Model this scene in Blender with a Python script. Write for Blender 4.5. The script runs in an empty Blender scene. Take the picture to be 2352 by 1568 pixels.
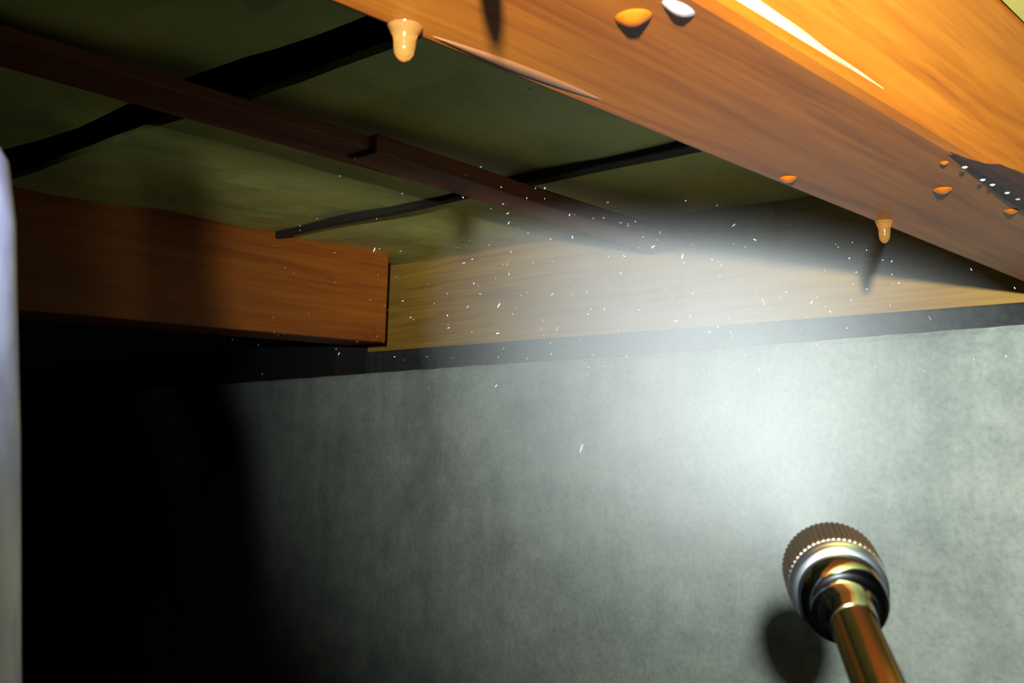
import bpy, bmesh, math, random
from mathutils import Vector, Matrix, noise

# ------------------------------------------------------------------ units and frame
# A crawl space corner.  +Y runs along the floor joists towards the rim joist, -X runs
# along the foundation wall to the left, +Z is up.  H = height of the joist bottoms
# above the camera (about 56 mm); all sizes below are multiples of it.
H = 0.0559
ZC = 0.50
def P(j, w, u):
    return Vector((-w * H, j * H, ZC + u * H))

scene = bpy.context.scene
col = scene.collection

# ------------------------------------------------------------------ camera
cam_d = bpy.data.cameras.new('camera')
cam = bpy.data.objects.new('camera', cam_d); col.objects.link(cam)
R = Vector((0.70069, 0.71289, 0.02851)); Uv = Vector((0.05281, -0.09168, 0.99439))
B = R.cross(Uv).normalized(); Uv = B.cross(R).normalized(); R.normalize()
cam.matrix_world = Matrix(((R.x, Uv.x, B.x, 0), (R.y, Uv.y, B.y, 0), (R.z, Uv.z, B.z, ZC), (0, 0, 0, 1)))
cam_d.sensor_width = 36.0
cam_d.lens = 2168.97 / 2352 * 36.0
cam_d.clip_start = 0.002
cam_d.dof.use_dof = True
cam_d.dof.focus_distance = 0.27
cam_d.dof.aperture_fstop = 64.0
scene.camera = cam

# ------------------------------------------------------------------ world, lamp, exposure
wd = bpy.data.worlds.new('world'); scene.world = wd; wd.use_nodes = True
wb = wd.node_tree.nodes['Background']
wb.inputs[0].default_value = (0.6, 0.7, 1.0, 1); wb.inputs[1].default_value = 0.0006

lamp_d = bpy.data.lights.new('flashlight', 'SPOT')
lamp = bpy.data.objects.new('flashlight', lamp_d); col.objects.link(lamp)
lamp.location = P(-0.9, -0.66, 0.46)
lamp_d.energy = 12.5
lamp_d.color = (0.96, 1.0, 0.98)
lamp_d.spot_size = math.radians(83)
lamp_d.spot_blend = 0.9
lamp_d.shadow_soft_size = 0.0035
aim = P(6.5, 3.0, 2.4)
lamp.rotation_euler = (aim - lamp.location).to_track_quat('-Z', 'Y').to_euler()

scene.view_settings.view_transform = 'Standard'
scene.view_settings.look = 'None'
scene.view_settings.gamma = 1.0
scene.view_settings.use_curve_mapping = False
scene.view_settings.exposure = 0.0
scene.cycles.volume_bounces = 1
scene.cycles.max_bounces = 8
scene.cycles.volume_max_steps = 128

# ------------------------------------------------------------------ materials
def mat(name, base=(0.5, 0.5, 0.5), rough=0.5, metal=0.0, **kw):
    m = bpy.data.materials.new(name); m.use_nodes = True
    b = m.node_tree.nodes['Principled BSDF']
    b.inputs['Base Color'].default_value = (*base, 1)
    b.inputs['Roughness'].default_value = rough
    b.inputs['Metallic'].default_value = metal
    for k, v in kw.items():
        b.inputs[k].default_value = v
    return m

class NT:
    def __init__(s, m):
        s.t = m.node_tree; s.n = s.t.nodes; s.b = s.n.get('Principled BSDF')
    def new(s, typ, **kw):
        x = s.n.new(typ)
        for k, v in kw.items():
            if hasattr(x, k) and k not in x.inputs: setattr(x, k, v)
            else: x.inputs[k].default_value = v
        return x
    def link(s, a, b): s.t.links.new(a, b)
    def coords(s, scale, rot=(0, 0, 0)):
        tc = s.new('ShaderNodeTexCoord'); mp = s.new('ShaderNodeMapping')
        mp.inputs['Scale'].default_value = scale; mp.inputs['Rotation'].default_value = rot
        s.link(tc.outputs['Object'], mp.inputs['Vector']); return mp.outputs['Vector']
    def noise(s, vec, scale, detail=4, rough=0.55, dist=0.0):
        x = s.new('ShaderNodeTexNoise'); s.link(vec, x.inputs['Vector'])
        x.inputs['Scale'].default_value = scale; x.inputs['Detail'].default_value = detail
        x.inputs['Roughness'].default_value = rough; x.inputs['Distortion'].default_value = dist
        return x.outputs['Fac']
    def ramp(s, fac, stops):
        x = s.new('ShaderNodeValToRGB'); s.link(fac, x.inputs['Fac'])
        e = x.color_ramp.elements
        while len(e) < len(stops): e.new(0.5)
        for el, (p, c) in zip(e, stops): el.position = p; el.color = (*c, 1)
        return x.outputs['Color']
    def mix(s, fac, a, b, mode='MIX'):
        x = s.new('ShaderNodeMix', data_type='RGBA', blend_type=mode)
        for sock, v in ((x.inputs[0], fac), (x.inputs[6], a), (x.inputs[7], b)):
            if hasattr(v, 'links'): s.link(v, sock)
            elif isinstance(v, (int, float)): sock.default_value = v
            else: sock.default_value = (*v, 1)
        return x.outputs[2]
    def bump(s, fac, strength, dist=0.0005):
        x = s.new('ShaderNodeBump'); x.inputs['Strength'].default_value = strength; x.inputs['Distance'].default_value = dist
        s.link(fac, x.inputs['Height']); s.link(x.outputs['Normal'], s.b.inputs['Normal'])

def wood(name, dark, mid, light, rough=0.42, along='Y', coat=0.0, grain=1.0):
    m = mat(name, mid, rough)
    t = NT(m)
    sc = {'Y': (1, 0.045, 1), 'X': (0.045, 1, 1)}[along]
    v = t.coords(sc)
    n1 = t.noise(v, 190, 6, 0.65, 0.5)          # annual-ring streaks
    n2 = t.noise(v, 520, 3, 0.6)               # fine fibres
    base = t.ramp(n1, [(0.30, dark), (0.48, mid), (0.72, light)])
    fine = t.ramp(n2, [(0.3, (0.72, 0.66, 0.6)), (0.6, (1, 1, 1))])
    c = t.mix(0.75 * grain, base, fine, 'MULTIPLY')
    v3 = t.coords((1, 0.25, 1) if along == 'Y' else (0.25, 1, 1))
    n3 = t.noise(v3, 26, 3, 0.5)
    blot = t.ramp(n3, [(0.32, (0.62, 0.52, 0.46)), (0.55, (1, 1, 1))])
    c = t.mix(0.7, c, blot, 'MULTIPLY')
    t.link(c, t.b.inputs['Base Color'])
    t.bump(n2, 0.12, 0.0004)
    t.b.inputs['Coat Weight'].default_value = coat
    t.b.inputs['Coat Roughness'].default_value = 0.22
    return m

M_JOIST = wood('joist_wood', (0.23, 0.050, 0.003), (0.40, 0.112, 0.005), (0.50, 0.165, 0.009), 0.5, 'Y', 0.06)
M_LEFT = wood('old_joist_wood', (0.24, 0.055, 0.004), (0.33, 0.088, 0.006), (0.39, 0.115, 0.009), 0.5, 'Y', 0.0)
M_RIM = wood('rim_wood', (0.29, 0.155, 0.022), (0.40, 0.235, 0.036), (0.46, 0.29, 0.055), 0.55, 'X', 0.0)
M_BATTEN = wood('batten_wood', (0.16, 0.045, 0.02), (0.26, 0.075, 0.03), (0.32, 0.10, 0.04), 0.6, 'Y', 0.0)
M_EDGE_GLINT = mat('painted_edge_glint', (0.80, 0.62, 0.26), 0.3, 0.0, **{'Coat Weight': 0.5})  # pale tone carries the highlight on the joist edge
M_FILM_GLINT = mat('painted_film_glint', (0.32, 0.135, 0.055), 0.25, 0.0, **{'Coat Weight': 0.6})  # paler than the joist, colour stands in for a wet highlight
M_BARK = mat('bark', (0.03, 0.014, 0.012), 0.6)
t = NT(M_BARK); t.bump(t.noise(t.coords((1, 0.4, 1)), 500, 4), 0.8, 0.001)
M_DARK = mat('tarred_sill', (0.022, 0.026, 0.024), 0.8)
t = NT(M_DARK); n = t.noise(t.coords((1, 1, 1)), 240, 4)
t.link(t.ramp(n, [(0.35, (0.014, 0.017, 0.016)), (0.7, (0.035, 0.04, 0.037))]), t.b.inputs['Base Color'])
M_STRAP = mat('dark_strap', (0.014, 0.010, 0.006), 0.8)
M_BLACK = mat('void_black_wood', (0.006, 0.004, 0.004), 0.9)

M_CON = mat('concrete', (0.4, 0.42, 0.4), 0.75)
t = NT(M_CON); v = t.coords((1, 1, 1))
n1 = t.noise(v, 14, 6, 0.62); n2 = t.noise(v, 75, 5, 0.65); n3 = t.noise(v, 420, 3, 0.6)
n4 = t.noise(t.coords((1, 1, 0.12)), 60, 4, 0.6)
c = t.ramp(n1, [(0.33, (0.205, 0.237, 0.212)), (0.50, (0.275, 0.312, 0.268)), (0.68, (0.335, 0.368, 0.315))])
c = t.mix(0.8, c, t.ramp(n2, [(0.30, (0.74, 0.76, 0.77)), (0.55, (1, 1, 1)), (0.75, (1.2, 1.2, 1.16))]), 'MULTIPLY')
c = t.mix(0.6, c, t.ramp(n3, [(0.28, (0.72, 0.72, 0.72)), (0.5, (1, 1, 1)), (0.8, (1.25, 1.25, 1.25))]), 'MULTIPLY')
c = t.mix(0.5, c, t.ramp(n4, [(0.32, (0.75, 0.77, 0.77)), (0.55, (1, 1, 1))]), 'MULTIPLY')
t.link(c, t.b.inputs['Base Color']); t.bump(n3, 0.35, 0.0006)

M_PANEL = mat('ceiling_board', (0.28, 0.29, 0.1), 0.55)
t = NT(M_PANEL); v = t.coords((1, 0.5, 1))
n1 = t.noise(v, 30, 4, 0.6, 0.4); n2 = t.noise(v, 260, 3, 0.6)
c = t.ramp(n1, [(0.32, (0.36, 0.44, 0.15)), (0.5, (0.52, 0.54, 0.15)), (0.68, (0.60, 0.60, 0.16))])
c = t.mix(0.5, c, t.ramp(n2, [(0.3, (0.8, 0.8, 0.8)), (0.6, (1, 1, 1))]), 'MULTIPLY')
t.link(c, t.b.inputs['Base Color']); t.bump(n1, 0.25, 0.002)

M_SOIL = mat('soil', (0.09, 0.075, 0.06), 0.95)
t = NT(M_SOIL); n = t.noise(t.coords((1, 1, 1)), 40, 6)
t.link(t.ramp(n, [(0.3, (0.025, 0.02, 0.015)), (0.7, (0.06, 0.05, 0.04))]), t.b.inputs['Base Color']); t.bump(n, 0.8, 0.01)

M_POST = mat('galvanised', (0.44, 0.47, 0.66), 0.5, 0.0)
t = NT(M_POST); n = t.noise(t.coords((1, 1, 0.5)), 90, 4, 0.6)
t.link(t.ramp(n, [(0.32, (0.18, 0.19, 0.42)), (0.52, (0.42, 0.47, 0.86)), (0.75, (0.60, 0.68, 0.96))]), t.b.inputs['Base Color'])

M_CHROME = mat('chrome', (0.62, 0.66, 0.70), 0.12, 1.0, **{'Specular Tint': (0.25, 0.26, 0.28, 1)})
t = NT(M_CHROME); t.bump(t.noise(t.coords((1, 1, 1)), 300, 2), 0.05, 0.0003)
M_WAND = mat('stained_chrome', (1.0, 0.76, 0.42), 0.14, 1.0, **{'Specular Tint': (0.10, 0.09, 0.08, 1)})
M_RING = mat('bright_chrome', (0.80, 0.90, 1.0), 0.30, 1.0)
M_KNURL = mat('knurled_metal', (0.24, 0.19, 0.14), 0.42, 1.0)
M_HOLE = mat('orifice', (0.02, 0.02, 0.02), 0.4, 0.5)
M_WATER = mat('water', (1.0, 0.60, 0.16), 0.09, 0.0, **{'IOR': 1.33, 'Transmission Weight': 0.9, 'Specular IOR Level': 0.8})
M_AMBER = mat('amber_water', (0.80, 0.22, 0.015), 0.06, 0.0, **{'IOR': 1.33, 'Transmission Weight': 0.6, 'Specular IOR Level': 0.8})
M_DROP = mat('spray_water', (0.95, 0.97, 1.0), 0.15, 0.0, **{'IOR': 1.33})
M_BEAD = mat('bead_water', (0.80, 0.80, 0.86), 0.08, 0.0, **{'IOR': 1.33, 'Transmission Weight': 0.6})
M_CHIP = mat('mineral_chip', (0.85, 0.88, 0.86), 0.5)

# ------------------------------------------------------------------ helpers
def link_mesh(name, bm, material, loc=(0, 0, 0), parent=None, smooth=False):
    """bm is in world coordinates; its origin is moved to loc"""
    me = bpy.data.meshes.new(name)
    loc = Vector(loc)
    bmesh.ops.translate(bm, verts=bm.verts, vec=-loc)
    bmesh.ops.recalc_face_normals(bm, faces=bm.faces)
    bm.to_mesh(me); bm.free()
    me.materials.append(material)
    if smooth:
        for p in me.polygons: p.use_smooth = True
        me.set_sharp_from_angle(angle=math.radians(50))
    o = bpy.data.objects.new(name, me); col.objects.link(o)
    o.location = loc
    if parent is not None:
        o.parent = parent; o.location = loc - parent.location
    return o

def harden(o):
    m = o.modifiers.new('weighted', 'WEIGHTED_NORMAL'); m.weight = 80; m.keep_sharp = False
    return o

def tag(o, label=None, cat=None, group=None, kind=None):
    if label: o['label'] = label
    if cat: o['category'] = cat
    if group: o['group'] = group
    if kind: o['kind'] = kind
    return o

def empty(name, loc):
    o = bpy.data.objects.new(name, None); col.objects.link(o); o.location = loc
    o.empty_display_size = 0.01
    return o

def hexa(bm, corners, cuts=(1, 1, 1)):
    """eight corners indexed [j][w][u] -> box with subdivided faces"""
    nj, nw, nu = cuts
    c = corners
    def pt(a, b, d):
        r = Vector((0, 0, 0))
        for i in (0, 1):
            for k in (0, 1):
                for l in (0, 1):
                    r += c[i][k][l] * ((a if i else 1 - a) * (b if k else 1 - b) * (d if l else 1 - d))
        return r
    cache = {}
    def v(a, b, d):
        key = (a, b, d)
        if key not in cache: cache[key] = bm.verts.new(pt(a / nj, b / nw, d / nu))
        return cache[key]
    for b in range(nw):
        for d in range(nu):
            for a in (0, nj):
                bm.faces.new((v(a, b, d), v(a, b + 1, d), v(a, b + 1, d + 1), v(a, b, d + 1)))
    for a in range(nj):
        for d in range(nu):
            for b in (0, nw):
                bm.faces.new((v(a, b, d), v(a + 1, b, d), v(a + 1, b, d + 1), v(a, b, d + 1)))
    for a in range(nj):
        for b in range(nw):
            for d in (0, nu):
                bm.faces.new((v(a, b, d), v(a + 1, b, d), v(a + 1, b + 1, d), v(a, b + 1, d)))

def box(j0, j1, w0, w1, u0, u1, cuts=(1, 1, 1), tilt=None):
    """tilt(j, w, u) -> (j, w, u) bends the box"""
    f = tilt or (lambda j, w, u: (j, w, u))
    bm = bmesh.new()
    hexa(bm, [[[P(*f(j, w, u)) for u in (u0, u1)] for w in (w0, w1)] for j in (j0, j1)], cuts)
    return bm

def sharp_edges(bm, ang=60):
    bm.normal_update()
    return [e for e in bm.edges if len(e.link_faces) == 2 and e.calc_face_angle(0) > math.radians(ang)]

def bevel(bm, off, seg=3):
    bmesh.ops.recalc_face_normals(bm, faces=bm.faces)
    bmesh.ops.bevel(bm, geom=sharp_edges(bm), offset=off, segments=seg, profile=0.5, affect='EDGES', clamp_overlap=True)

def wobble(bm, amp, scale, seed=0.0):
    for v in bm.verts:
        n = noise.noise_vector(v.co * scale + Vector((seed, seed * 0.7, -seed)))
        v.co += n * amp

def lathe(profile, origin, axis, seg=48, ridge=0.0):
    """profile: list of (t, r) along the axis, in H units"""
    a = axis.normalized()
    x = a.orthogonal().normalized(); y = a.cross(x)
    bm = bmesh.new(); rings = []
    for t_, r in profile:
        ring = []
        for k in range(seg):
            th = 2 * math.pi * k / seg
            rr = r * (1 - ridge * (k % 2))
            ring.append(bm.verts.new(origin + a * (t_ * H) + (x * math.cos(th) + y * math.sin(th)) * (rr * H)))
        rings.append(ring)
    for r0, r1 in zip(rings, rings[1:]):
        for k in range(seg):
            bm.faces.new((r0[k], r0[(k + 1) % seg], r1[(k + 1) % seg], r1[k]))
    bm.faces.new(rings[0]); bm.faces.new(rings[-1])
    return bm

def sweep(path, radii, seg=24):
    bm = bmesh.new(); rings = []
    n = len(path)
    for i, p in enumerate(path):
        d = (path[min(i + 1, n - 1)] - path[max(i - 1, 0)]).normalized()
        x = d.cross(Vector((0, 1, 0.13))).normalized(); y = d.cross(x)
        rings.append([bm.verts.new(p + (x * math.cos(2 * math.pi * k / seg) + y * math.sin(2 * math.pi * k / seg)) * radii[i]) for k in range(seg)])
    for r0, r1 in zip(rings, rings[1:]):
        for k in range(seg):
            bm.faces.new((r0[k], r0[(k + 1) % seg], r1[(k + 1) % seg], r1[k]))
    bm.faces.new(rings[0]); bm.faces.new(rings[-1])
    return bm

# ------------------------------------------------------------------ the setting
TOP = [(-6, 0.87), (1.9, 0.790), (2.86, 0.771), (4.7, 0.735), (7.46, 0.700), (11.2, 0.645), (20.5, 0.509), (30, 0.37)]
def wall_top(w):
    for (a, x), (b, y) in zip(TOP, TOP[1:]):
        if w <= b: return x + (y - x) * (w - a) / (b - a)
    return TOP[-1][1]
FLOOR_U = -ZC / H
bm = bmesh.new()
NW = 420
cols = []
for i in range(NW + 1):
    w = -6 + 34 * i / NW
    n1 = noise.noise(Vector((w * 3.1, 0, 0))) + 0.6 * noise.noise(Vector((w * 9.3, 4, 0)))
    top = wall_top(w) + 0.010 * n1
    rows = [P(6.74, w, FLOOR_U), P(6.74, w, top + 0.004), P(6.27, w, top), P(6.215 + 0.01 * n1, w, top - 0.012)]
    rows += [P(6.2, w, top - 0.05 - (top - 0.05 - FLOOR_U) * k / 6) for k in range(7)]
    cols.append([bm.verts.new(q) for q in rows])
for a, b in zip(cols, cols[1:]):
    for k in range(len(a) - 1):
        bm.faces.new((a[k], b[k], b[k + 1], a[k + 1]))
tag(link_mesh('wall_back', bm, M_CON, P(6.2, 8, FLOOR_U)), 'grey green mottled concrete foundation wall', kind='structure')
bm = bmesh.new()
g = [[bm.verts.new(P(-14 + 20.2 * i / 30, -10 + 38 * k / 40, FLOOR_U + 0.12 * noise.noise(Vector((i * 0.5, k * 0.5, 3))) - 0.1)) for k in range(41)] for i in range(31)]
for i in range(30):
    for k in range(40):
        bm.faces.new((g[i][k], g[i + 1][k], g[i + 1][k + 1], g[i][k + 1]))
tag(link_mesh('floor', bm, M_SOIL, P(0, 8, FLOOR_U), smooth=True), 'bare soil floor of the crawl space', kind='structure')

# dark boards above the panels, then the greenish panels as pieces of the ceiling
ceil = link_mesh('ceiling', box(-9, 7.4, -7, 9.2, 2.62, 2.75), M_BLACK, P(0, 2, 2.62))
tag(ceil, 'underside of the floor above, dark behind greenish panels', kind='structure')
def ceil_u(j, w):
    return 2.02 - 0.012 * max(0, 6.8 - j)
def panel(jn, jf, w0, w1, seed, nj=14, nw=22, u_of=ceil_u, amp=0.055):
    """jn, jf: functions of w giving the near and far edge"""
    bm = bmesh.new(); top = []; bot = []
    for i in range(nj + 1):
        rt = []; rb = []
        for k in range(nw + 1):
            w = w0 + (w1 - w0) * k / nw
            j = jn(w) + (jf(w) - jn(w)) * i / nj
            e = min(i, nj - i) / nj
            u = u_of(j, w) + amp * noise.noise(Vector((j * 0.9, w * 0.7, seed))) + 0.012 * noise.noise(Vector((j * 2.9, w * 2.3, seed)))
            rb.append(bm.verts.new(P(j, w, u))); rt.append(bm.verts.new(P(j, w, u + 0.05)))
        bot.append(rb); top.append(rt)
    for i in range(nj):
        for k in range(nw):
            bm.faces.new((bot[i][k], bot[i][k + 1], bot[i + 1][k + 1], bot[i + 1][k]))
            bm.faces.new((top[i][k], top[i + 1][k], top[i + 1][k + 1], top[i][k + 1]))
    for i in range(nj):
        for k in (0, nw):
            bm.faces.new((bot[i][k], bot[i + 1][k], top[i + 1][k], top[i][k]))
    for k in range(nw):
        for i in (0, nj):
            bm.faces.new((bot[i][k], bot[i][k + 1], top[i][k + 1], top[i][k]))
    return link_mesh('ceiling_panel', bm, M_PANEL, P(jn(w0), w0, 2.05), parent=ceil, smooth=False)
def s1(w): return 2.40 - (w - 5.8) * 0.115          # the wide slanted gap
def s2(w): return 4.98 - (w - 5.8) * 0.055          # the narrow gap nearer the wall
def g2(w): return 0.02
panel(lambda w: -8.5, lambda w: -2.4, 1.87, 8.38, 1.0)
panel(lambda w: -2.3, lambda w: s1(w) - 0.20, 1.87, 8.38, 2.0)
panel(lambda w: s1(w) + 0.17, lambda w: s2(w) - g2(w), 1.87, 8.38, 3.0)
panel(lambda w: s2(w) + g2(w), lambda w: 6.82, 1.87, 8.95, 4.0)
panel(lambda w: -8.5, lambda w: 6.82, 0.2, 1.15, 5.0, u_of=lambda j, w: 1.66, amp=0.03)

# ------------------------------------------------------------------ timber
rim = link_mesh('rim_joist', box(6.83, 7.5, -6.5, 11.0, 1.0, 2.6, (1, 40, 4)), M_RIM, P(6.83, 4, 1.0))
tag(rim, 'pale yellow-brown rim joist board standing on the sill above the concrete wall', 'joist')
bm = box(6.76, 7.5, -6.5, 9.48, 0.30, 0.998, (1, 80, 1)); bevel(bm, 0.02 * H, 2)
tag(link_mesh('sill_plate', bm, M_DARK, P(6.76, 4, 0.3)), 'black tarred sill plate between the rim board and the concrete', 'sill')
bm = box(6.36, 6.82, 9.5, 27, 0.25, 1.14, (1, 40, 1)); bevel(bm, 0.02 * H, 2)  # black beam added where there is only a dark void
tag(link_mesh('void_filler_beam', bm, M_BLACK, P(6.4, 14, 0.25)), 'added black beam filling the dark void below and behind the left joist', 'beam')

# the big joist that crosses the picture, with its rounded wet edges
bm = box(-8.5, 6.82, 1.16, 1.85, 1.0, 2.6, (60, 3, 4)); bevel(bm, 0.040 * H, 2); wobble(bm, 0.00008, 12, 3.0)
big = link_mesh('floor_joist', bm, M_JOIST, P(1.0, 1.5, 1.0))
tag(big, 'large wet orange floor joist running diagonally across the upper right, dripping water', 'joist')
# strip of bark along the far part of its near lower edge
bm = bmesh.new(); rings = []
for i in range(41):
    j = 3.05 + 3.7 * i / 40
    grow = min(1.0, i / 10.0)
    n = 0.5 + 0.5 * noise.noise(Vector((j * 4, 1, 2)))
    a = (0.062 + 0.02 * n) * grow; b = (0.006 + 0.012 * n) * grow
    h = (0.012 + 0.008 * n) * grow - 0.007 * (1 - grow) ** 2
    prof = [(1.203 + a, 1.004), (1.203 + a * 0.7, 0.999 - h * 0.7), (1.203 + a * 0.2, 0.999 - h), (1.196, 0.999 - h), (1.170 - 0.7 * h + 0.008 * (1 - grow), 1.010 - 0.7 * h + 0.008 * (1 - grow)), (1.159 - h + 0.02 * (1 - grow), 1.038), (1.159 - h * 0.6 + 0.03 * (1 - grow), 1.044 + b), (1.166, 1.050 + b), (1.23, 1.07)]
    rings.append([bm.verts.new(P(j, w, u)) for w, u in prof])
for r0, r1 in zip(rings, rings[1:]):
    for k in range(len(r0)):
        bm.faces.new((r0[k], r0[(k + 1) % len(r0)], r1[(k + 1) % len(r0)], r1[k]))
bm.faces.new(rings[0]); bm.faces.new(rings[-1])
tag(link_mesh('bark_strip', bm, M_BARK, P(5, 1.16, 1.0), parent=big), 'dark bark left along the lower edge')

# pale strip painting the blown white highlight on the wet rounded edge
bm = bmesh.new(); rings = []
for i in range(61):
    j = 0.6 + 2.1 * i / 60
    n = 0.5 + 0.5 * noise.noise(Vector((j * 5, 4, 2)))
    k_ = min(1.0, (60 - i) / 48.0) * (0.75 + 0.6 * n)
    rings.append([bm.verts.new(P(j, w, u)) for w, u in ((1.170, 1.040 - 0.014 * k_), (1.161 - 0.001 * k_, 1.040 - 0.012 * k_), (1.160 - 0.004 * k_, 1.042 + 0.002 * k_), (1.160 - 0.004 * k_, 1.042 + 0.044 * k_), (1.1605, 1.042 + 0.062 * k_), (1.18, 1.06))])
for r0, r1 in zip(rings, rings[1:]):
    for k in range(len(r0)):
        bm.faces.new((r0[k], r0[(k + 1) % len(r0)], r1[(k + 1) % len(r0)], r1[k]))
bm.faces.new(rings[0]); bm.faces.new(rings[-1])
tag(link_mesh('edge_glint', bm, M_EDGE_GLINT, P(1.5, 1.16, 1.0), parent=big, smooth=True), 'painted highlight along the wet near lower edge')

# pale strip painting the highlight of a wet film by the far lower edge
bm = bmesh.new(); rings = []
for i in range(25):
    j = 1.44 + 0.62 * i / 24
    e = math.sin(math.pi * i / 24) ** 0.7 + 0.02
    n = noise.noise(Vector((j * 9, 2, 7)))
    c0 = 1.790 - 0.03 * i / 24
    rings.append([bm.verts.new(P(j, w, u)) for w, u in ((c0 + 0.028 * e, 1.002), (c0 + 0.016 * e, 0.999 - 0.003 * e), (c0 - 0.016 * e, 0.999 - 0.003 * e + 0.001 * n), (c0 - 0.03 * e, 1.002))])
for r0, r1 in zip(rings, rings[1:]):
    for k in range(4): bm.faces.new((r0[k], r0[(k + 1) % 4], r1[(k + 1) % 4], r1[k]))
bm.faces.new(rings[0]); bm.faces.new(rings[-1])
tag(link_mesh('film_glint', bm, M_FILM_GLINT, P(1.7, 1.79, 1.0), parent=big, smooth=True), 'painted highlight of the wet film beside the large drip')

# the short left joist that stops short of the rim
def tl(j, w, u): return (j, w, u + (0.02 * (j - 6.27) if u < 1.5 else 0))
bm = box(-8.5, 6.26, 8.40, 9.08, 1.01, 2.6, (40, 2, 4), tl); bevel(bm, 0.018 * H, 2); wobble(bm, 0.0003, 25, 8.0)
left = link_mesh('floor_joist', bm, M_LEFT, P(2, 8.7, 1.0))
tag(left, 'shorter orange-brown floor joist at left with a square-cut end', 'joist')
# torn splinters at the bottom corner of its end
for i, (j, u, ln, th) in enumerate([(6.13, 1.09, 0.16, -0.9), (6.03, 1.04, 0.13, -0.6), (6.2, 1.05, 0.1, -1.2)]):
    bm = bmesh.new()
    d = (math.cos(th), math.sin(th))
    n_ = (-d[1], d[0])
    pts = [(-0.5, -0.06), (0.2, -0.12), (0.5, -0.02), (0.5, 0.03), (0.0, 0.10), (-0.5, 0.05)]
    lo = [bm.verts.new(P(j + (d[0] * a + n_[0] * b) * ln, 8.405, u + (d[1] * a + n_[1] * b) * ln)) for a, b in pts]
    hi = [bm.verts.new(P(j + (d[0] * a + n_[0] * b * 0.5) * ln, 8.375 - 0.01 * (a + 0.5), u + (d[1] * a + n_[1] * b * 0.5) * ln)) for a, b in pts]
    bm.faces.new(lo); bm.faces.new(hi)
    for k in range(6): bm.faces.new((lo[k], lo[(k + 1) % 6], hi[(k + 1) % 6], hi[k]))
    link_mesh('splinter', bm, M_LEFT, P(j, 8.40, u), parent=left)

# thin battens between the joists
def tb(j, w, u): return (j, w, u - 0.13 * max(0, (j - 5.2) / 1.6) ** 1.6)
bm = box(-8.5, 6.75, 4.72, 5.11, 1.86, 1.935, (60, 2, 1), tb); bevel(bm, 0.012 * H, 2); wobble(bm, 0.0005, 20, 5.0)
tag(link_mesh('ceiling_batten', bm, M_BATTEN, P(0, 5.1, 1.84)), 'long dark reddish batten running under the greenish panels between both joists', 'batten')
bm = box(3.35, 6.5, 4.68, 4.98, 1.735, 1.857, (20, 1, 1), tb); bevel(bm, 0.012 * H, 2); wobble(bm, 0.0004, 20, 6.0)
tag(link_mesh('ceiling_batten', bm, M_BATTEN, P(5, 4.8, 1.74)), 'short batten with a blunt dark end lying along the long batten', 'batten')

bm = bmesh.new()
NS = 30; rings = []
for k in range(NS + 1):
    w = 1.87 + (8.38 - 1.87) * k / NS
    jc = s2(w); hw = 0.022 + 0.012 * max(0, 8.4 - w); lo = 1.94 + 0.02 * noise.noise(Vector((w, 2, 9)))
    rings.append([bm.verts.new(P(jc + a * hw, w, lo + b)) for a, b in ((-1, 0.006), (-0.8, 0), (0.8, 0), (1, 0.006), (1, 0.10), (-1, 0.10))])
for r0, r1 in zip(rings, rings[1:]):
    for k in range(6): bm.faces.new((r0[k], r0[(k + 1) % 6], r1[(k + 1) % 6], r1[k]))
bm.faces.new(rings[0]); bm.faces.new(rings[-1])
tag(link_mesh('cross_strap', bm, M_STRAP, P(4.9, 5, 1.94)), 'narrow dark strap crossing under the greenish panels from joist to joist', 'strap')

# ------------------------------------------------------------------ thin post at the left edge of the view
def C(px, py, z):
    """camera-space millimetres are not used: offsets right, down, forward in H"""
    return Vector((0, 0, ZC)) + (R * px - Uv * py - B * z) * H
pp = [(-0.72, 7.5, 0.5), (-0.785, 3.0, 1.02), (-0.808, 1.0, 1.33), (-0.818, 0.52, 1.38), (-0.830, 0.15, 1.40), (-0.840, -0.06, 1.41), (-0.842, -0.18, 1.41),
      (-0.854, -0.25, 1.42), (-0.885, -0.30, 1.42), (-0.905, -0.36, 1.43), (-0.90, -0.405, 1.43), (-0.882, -0.44, 1.43), (-0.90, -0.48, 1.43), (-0.92, -0.60, 1.44), (-0.92, -0.80, 1.46)]
post = sweep([C(*q) for q in pp], [0.09 * H] * len(pp), 28)
tag(link_mesh('metal_post', post, M_POST, P(0.6, 1.6, -3), smooth=True), 'pale bluish metal post standing close up at the far left edge', 'post')

# ------------------------------------------------------------------ spray nozzle
AX = Vector((-0.557, 0.790, 0.233)).normalized()
NO = P(1.896, 0.944, -0.298) - AX * (0.06 * H)
noz = empty('spray_nozzle', NO)
tag(noz, 'chrome spray nozzle with a knurled cap on a thin chrome wand', 'nozzle')
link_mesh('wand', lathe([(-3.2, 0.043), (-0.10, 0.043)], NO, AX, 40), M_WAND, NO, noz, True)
link_mesh('nozzle_body', lathe([(-0.105, 0.045), (-0.10, 0.047), (-0.06, 0.050), (-0.035, 0.057), (-0.028, 0.060), (-0.024, 0.070), (-0.016, 0.080), (-0.004, 0.085), (0.02, 0.087), (0.052, 0.087), (0.056, 0.082)], NO, AX, 56), M_CHROME, NO, noz, True)
link_mesh('collar', lathe([(0.050, 0.082), (0.052, 0.087), (0.0575, 0.095), (0.060, 0.0975), (0.066, 0.0985), (0.070, 0.0965), (0.073, 0.0965), (0.076, 0.1000), (0.090, 0.1015), (0.100, 0.099), (0.102, 0.093)], NO, AX, 56), M_RING, NO, noz, True)
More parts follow.
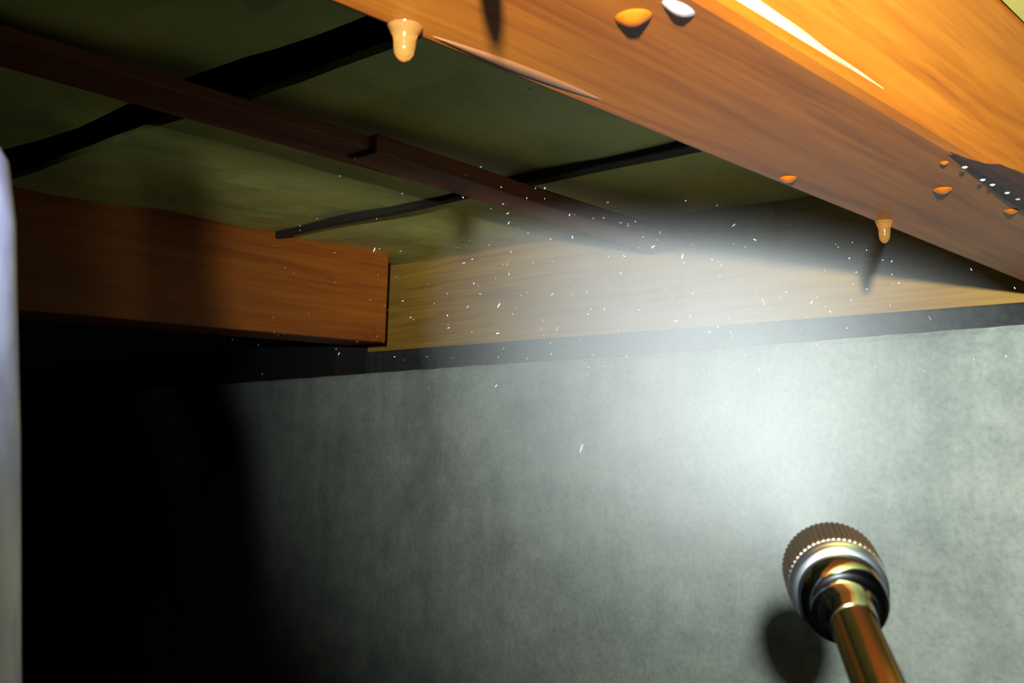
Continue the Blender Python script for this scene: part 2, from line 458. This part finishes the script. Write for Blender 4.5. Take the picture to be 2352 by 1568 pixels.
link_mesh('cap', lathe([(0.100, 0.093), (0.102, 0.101), (0.108, 0.104), (0.205, 0.104), (0.215, 0.099), (0.217, 0.06)], NO, AX, 112, 0.03), M_KNURL, NO, noz)
link_mesh('orifice', lathe([(0.210, 0.022), (0.222, 0.022), (0.226, 0.018), (0.226, 0.006)], NO, AX, 24), M_HOLE, NO, noz, True)

# ------------------------------------------------------------------ spray: mist (volume) and flying droplets
MO = NO + AX * (0.225 * H)
MAX = Vector((-0.584, 0.815, 0.172)).normalized()
ML = 7.0
M_MIST = bpy.data.materials.new('mist'); M_MIST.use_nodes = True
nt = M_MIST.node_tree; nt.nodes.clear()
class V(NT):
    def __init__(s): s.t = nt; s.n = nt.nodes; s.b = None
    def math(s, op, a, b=None):
        x = s.new('ShaderNodeMath', operation=op)
        for i, v_ in enumerate((a, b)):
            if v_ is None: continue
            if hasattr(v_, 'links'): s.link(v_, x.inputs[i])
            else: x.inputs[i].default_value = v_
        return x.outputs[0]
t = V()
tc = t.new('ShaderNodeTexCoord'); sep = t.new('ShaderNodeSeparateXYZ'); t.link(tc.outputs['Object'], sep.inputs[0])
rad = t.math('SQRT', t.math('ADD', t.math('POWER', sep.outputs[0], 2.0), t.math('POWER', sep.outputs[1], 2.0)))
zz = t.math('ADD', sep.outputs[2], 0.02 * H)
ang = t.math('DIVIDE', rad, zz)
core = t.math('EXPONENT', t.math('MULTIPLY', t.math('POWER', t.math('DIVIDE', ang, 0.25), 2.0), -1.0))
zh = t.math('DIVIDE', sep.outputs[2], H)
fall = t.math('ADD', t.math('MULTIPLY', 0.085, t.math('POWER', zh, 2.0)), t.math('ADD', 0.12, t.math('DIVIDE', 0.30, t.math('ADD', zh, 0.2))))
mn = t.noise(tc.outputs['Object'], 28, 3, 0.55)
mn = t.math('ADD', t.math('MULTIPLY', mn, 1.1), 0.45)
dens = t.math('MULTIPLY', t.math('MULTIPLY', core, fall), t.math('MULTIPLY', mn, 1.95))
vs = t.new('ShaderNodeVolumeScatter'); vs.inputs['Color'].default_value = (0.86, 0.96, 1.0, 1); vs.inputs['Anisotropy'].default_value = -0.4
t.link(dens, vs.inputs['Density'])
out = t.new('ShaderNodeOutputMaterial'); t.link(vs.outputs[0], out.inputs['Volume'])
bm = bmesh.new(); seg = 24; rings = []
for z, r in ((0.0, 0.02), (0.3, 0.16), (ML, 0.42 * ML)):
    rings.append([bm.verts.new((r * H * math.cos(2 * math.pi * k / seg), r * H * math.sin(2 * math.pi * k / seg), z * H)) for k in range(seg)])
for r0, r1 in zip(rings, rings[1:]):
    for k in range(seg): bm.faces.new((r0[k], r0[(k + 1) % seg], r1[(k + 1) % seg], r1[k]))
bm.faces.new(rings[0]); bm.faces.new(rings[-1])
mist = link_mesh('spray_mist', bm, M_MIST)
mist.location = MO; mist.rotation_euler = MAX.to_track_quat('Z', 'Y').to_euler()
tag(mist, 'white cone of fine mist blown from the nozzle towards the joists', 'mist', kind='stuff')

rng = random.Random(11)
bm = bmesh.new()
qx = AX.orthogonal().normalized(); qy = AX.cross(qx)
cnt = 0
while cnt < 320:
    z = rng.uniform(2.2, 6.6)
    a = 0.66 * rng.random() ** 0.6; th = rng.uniform(0, 2 * math.pi)
    if a > 0.75: continue
    p = MO + (AX * z + (qx * math.cos(th) + qy * math.sin(th)) * (z * math.tan(a))) * H + Vector((0, 0, 0.25 * H))
    j, w, u = p.y / H, -p.x / H, (p.z - ZC) / H
    if j > 6.1 or u < 0.35 or u > 1.8: continue
    if 1.0 < w < 2.0 and u > 0.93: continue
    cnt += 1
    sz = (0.0021 if rng.random() < 0.8 else 0.0034) * rng.uniform(0.75, 1.2) * H
    d = ((qx * math.cos(th) + qy * math.sin(th)) * a + AX * 0.3 + Vector((rng.gauss(0, .5), rng.gauss(0, .5), rng.gauss(0, .5) - 0.6))).normalized()
    st = rng.uniform(1.3, 4.5)
    q = d.to_track_quat('Z', 'Y').to_matrix().to_4x4()
    bmesh.ops.create_icosphere(bm, subdivisions=1, radius=1.0, matrix=Matrix.Translation(p) @ q @ Matrix.Diagonal((sz, sz, sz * st, 1)))
dr = link_mesh('spray_droplets', bm, M_DROP, P(4, 3, 1), smooth=True)
tag(dr, 'tiny bright water droplets flying in the spray', 'droplets', kind='stuff')

# ------------------------------------------------------------------ hanging drips and drops
DRIP = [(0.25, 0.52), (0.0, 0.50), (-0.14, 0.42), (-0.32, 0.33), (-0.58, 0.31), (-0.80, 0.27), (-0.93, 0.17), (-1.0, 0.04)]
BLUNT = [(0.15, 1.0), (0.0, 1.0), (-0.14, 0.86), (-0.30, 0.60), (-0.44, 0.36), (-0.48, 0.08)]
def drop(name, label, j, w, u, size, prof, m, group=None, stretch=(1, 1)):
    bm = bmesh.new(); seg = 20; rings = []
    o = P(j, w, u)
    for t_, r in prof:
        rings.append([bm.verts.new(o + Vector((r * size * H * math.cos(2 * math.pi * k / seg) * stretch[0], r * size * H * math.sin(2 * math.pi * k / seg) * stretch[1], t_ * size * H))) for k in range(seg)])
    for r0, r1 in zip(rings, rings[1:]):
        for k in range(seg): bm.faces.new((r0[k], r0[(k + 1) % seg], r1[(k + 1) % seg], r1[k]))
    bm.faces.new(rings[0]); bm.faces.new(rings[-1])
    return tag(link_mesh(name, bm, m, o, smooth=True), label, 'water drop', group)
drop('hanging_drip', 'large glowing water drip hanging from the joist edge at top centre', 1.36, 1.80, 1.0, 0.088, DRIP, M_WATER)
drop('hanging_drip', 'slim water drip hanging from the far end of the large joist at right', 4.03, 1.79, 1.0, 0.098, [(a, b * 0.8) for a, b in DRIP], M_WATER)
drop('water_drop', 'orange drop under the large joist, leftmost of the three orange drops', 3.15, 1.765, 1.0, 0.034, BLUNT, M_AMBER)
drop('water_drop', 'largest orange drop, second from right under the large joist', 3.66, 1.395, 1.0, 0.036, BLUNT, M_AMBER)
drop('water_drop', 'orange drop near the right picture edge below the bark', 4.16, 1.31, 1.0, 0.031, BLUNT, M_AMBER)
drop('water_drop', 'tiny orange drop beside the upper end of the bark strip', 3.31, 1.255, 0.998, 0.015, BLUNT, M_AMBER)
drop('water_drop', 'fat amber drop under the joist at the top of the picture', 1.69, 1.35, 1.0, 0.040, BLUNT, M_AMBER, None, (1.2, 1.0))
drop('water_drop', 'flat shining white drop near the bright joist edge at top', 1.725, 1.245, 1.0, 0.03, BLUNT, M_BEAD, None, (0.8, 1.9))
for (j, w, lab) in [(3.36, 1.205, 'first of the white beads along the bark strip'), (3.56, 1.215, 'second white bead along the bark strip from the left'),
                    (3.65, 1.212, 'third white bead along the bark strip from the left'), (3.80, 1.21, 'fourth white bead along the bark strip from the left'),
                    (3.92, 1.21, 'last white bead on the bark strip before the picture edge')]:
    drop('water_bead', lab, j, w, 0.984, 0.010, BLUNT, M_BEAD, 'white beads on the bark strip')
# drips nearer the lamp, out of frame: their long shadows reach into the picture
drop('hanging_drip', 'water drip just above the picture, shadow falls on the joist underside', 1.05, 1.20, 1.0, 0.125, [(a, b * 0.62) for a, b in DRIP], M_WATER)
drop('water_drop', 'clear drop hanging under the left joist, near its cut end', 4.99, 8.42, 0.985, 0.022, BLUNT, M_WATER)

# pale chip on the concrete
bm = bmesh.new()
bmesh.ops.create_icosphere(bm, subdivisions=2, radius=1.0, matrix=Matrix.Translation(P(6.19, 5.44, -0.07)) @ Matrix.Rotation(0.35, 4, 'Y') @ Matrix.Diagonal((0.010 * H, 0.012 * H, 0.045 * H, 1)))
tag(link_mesh('mineral_chip', bm, M_CHIP, P(6.19, 5.44, -0.07)), 'small white chip stuck on the middle of the concrete wall', 'chip')
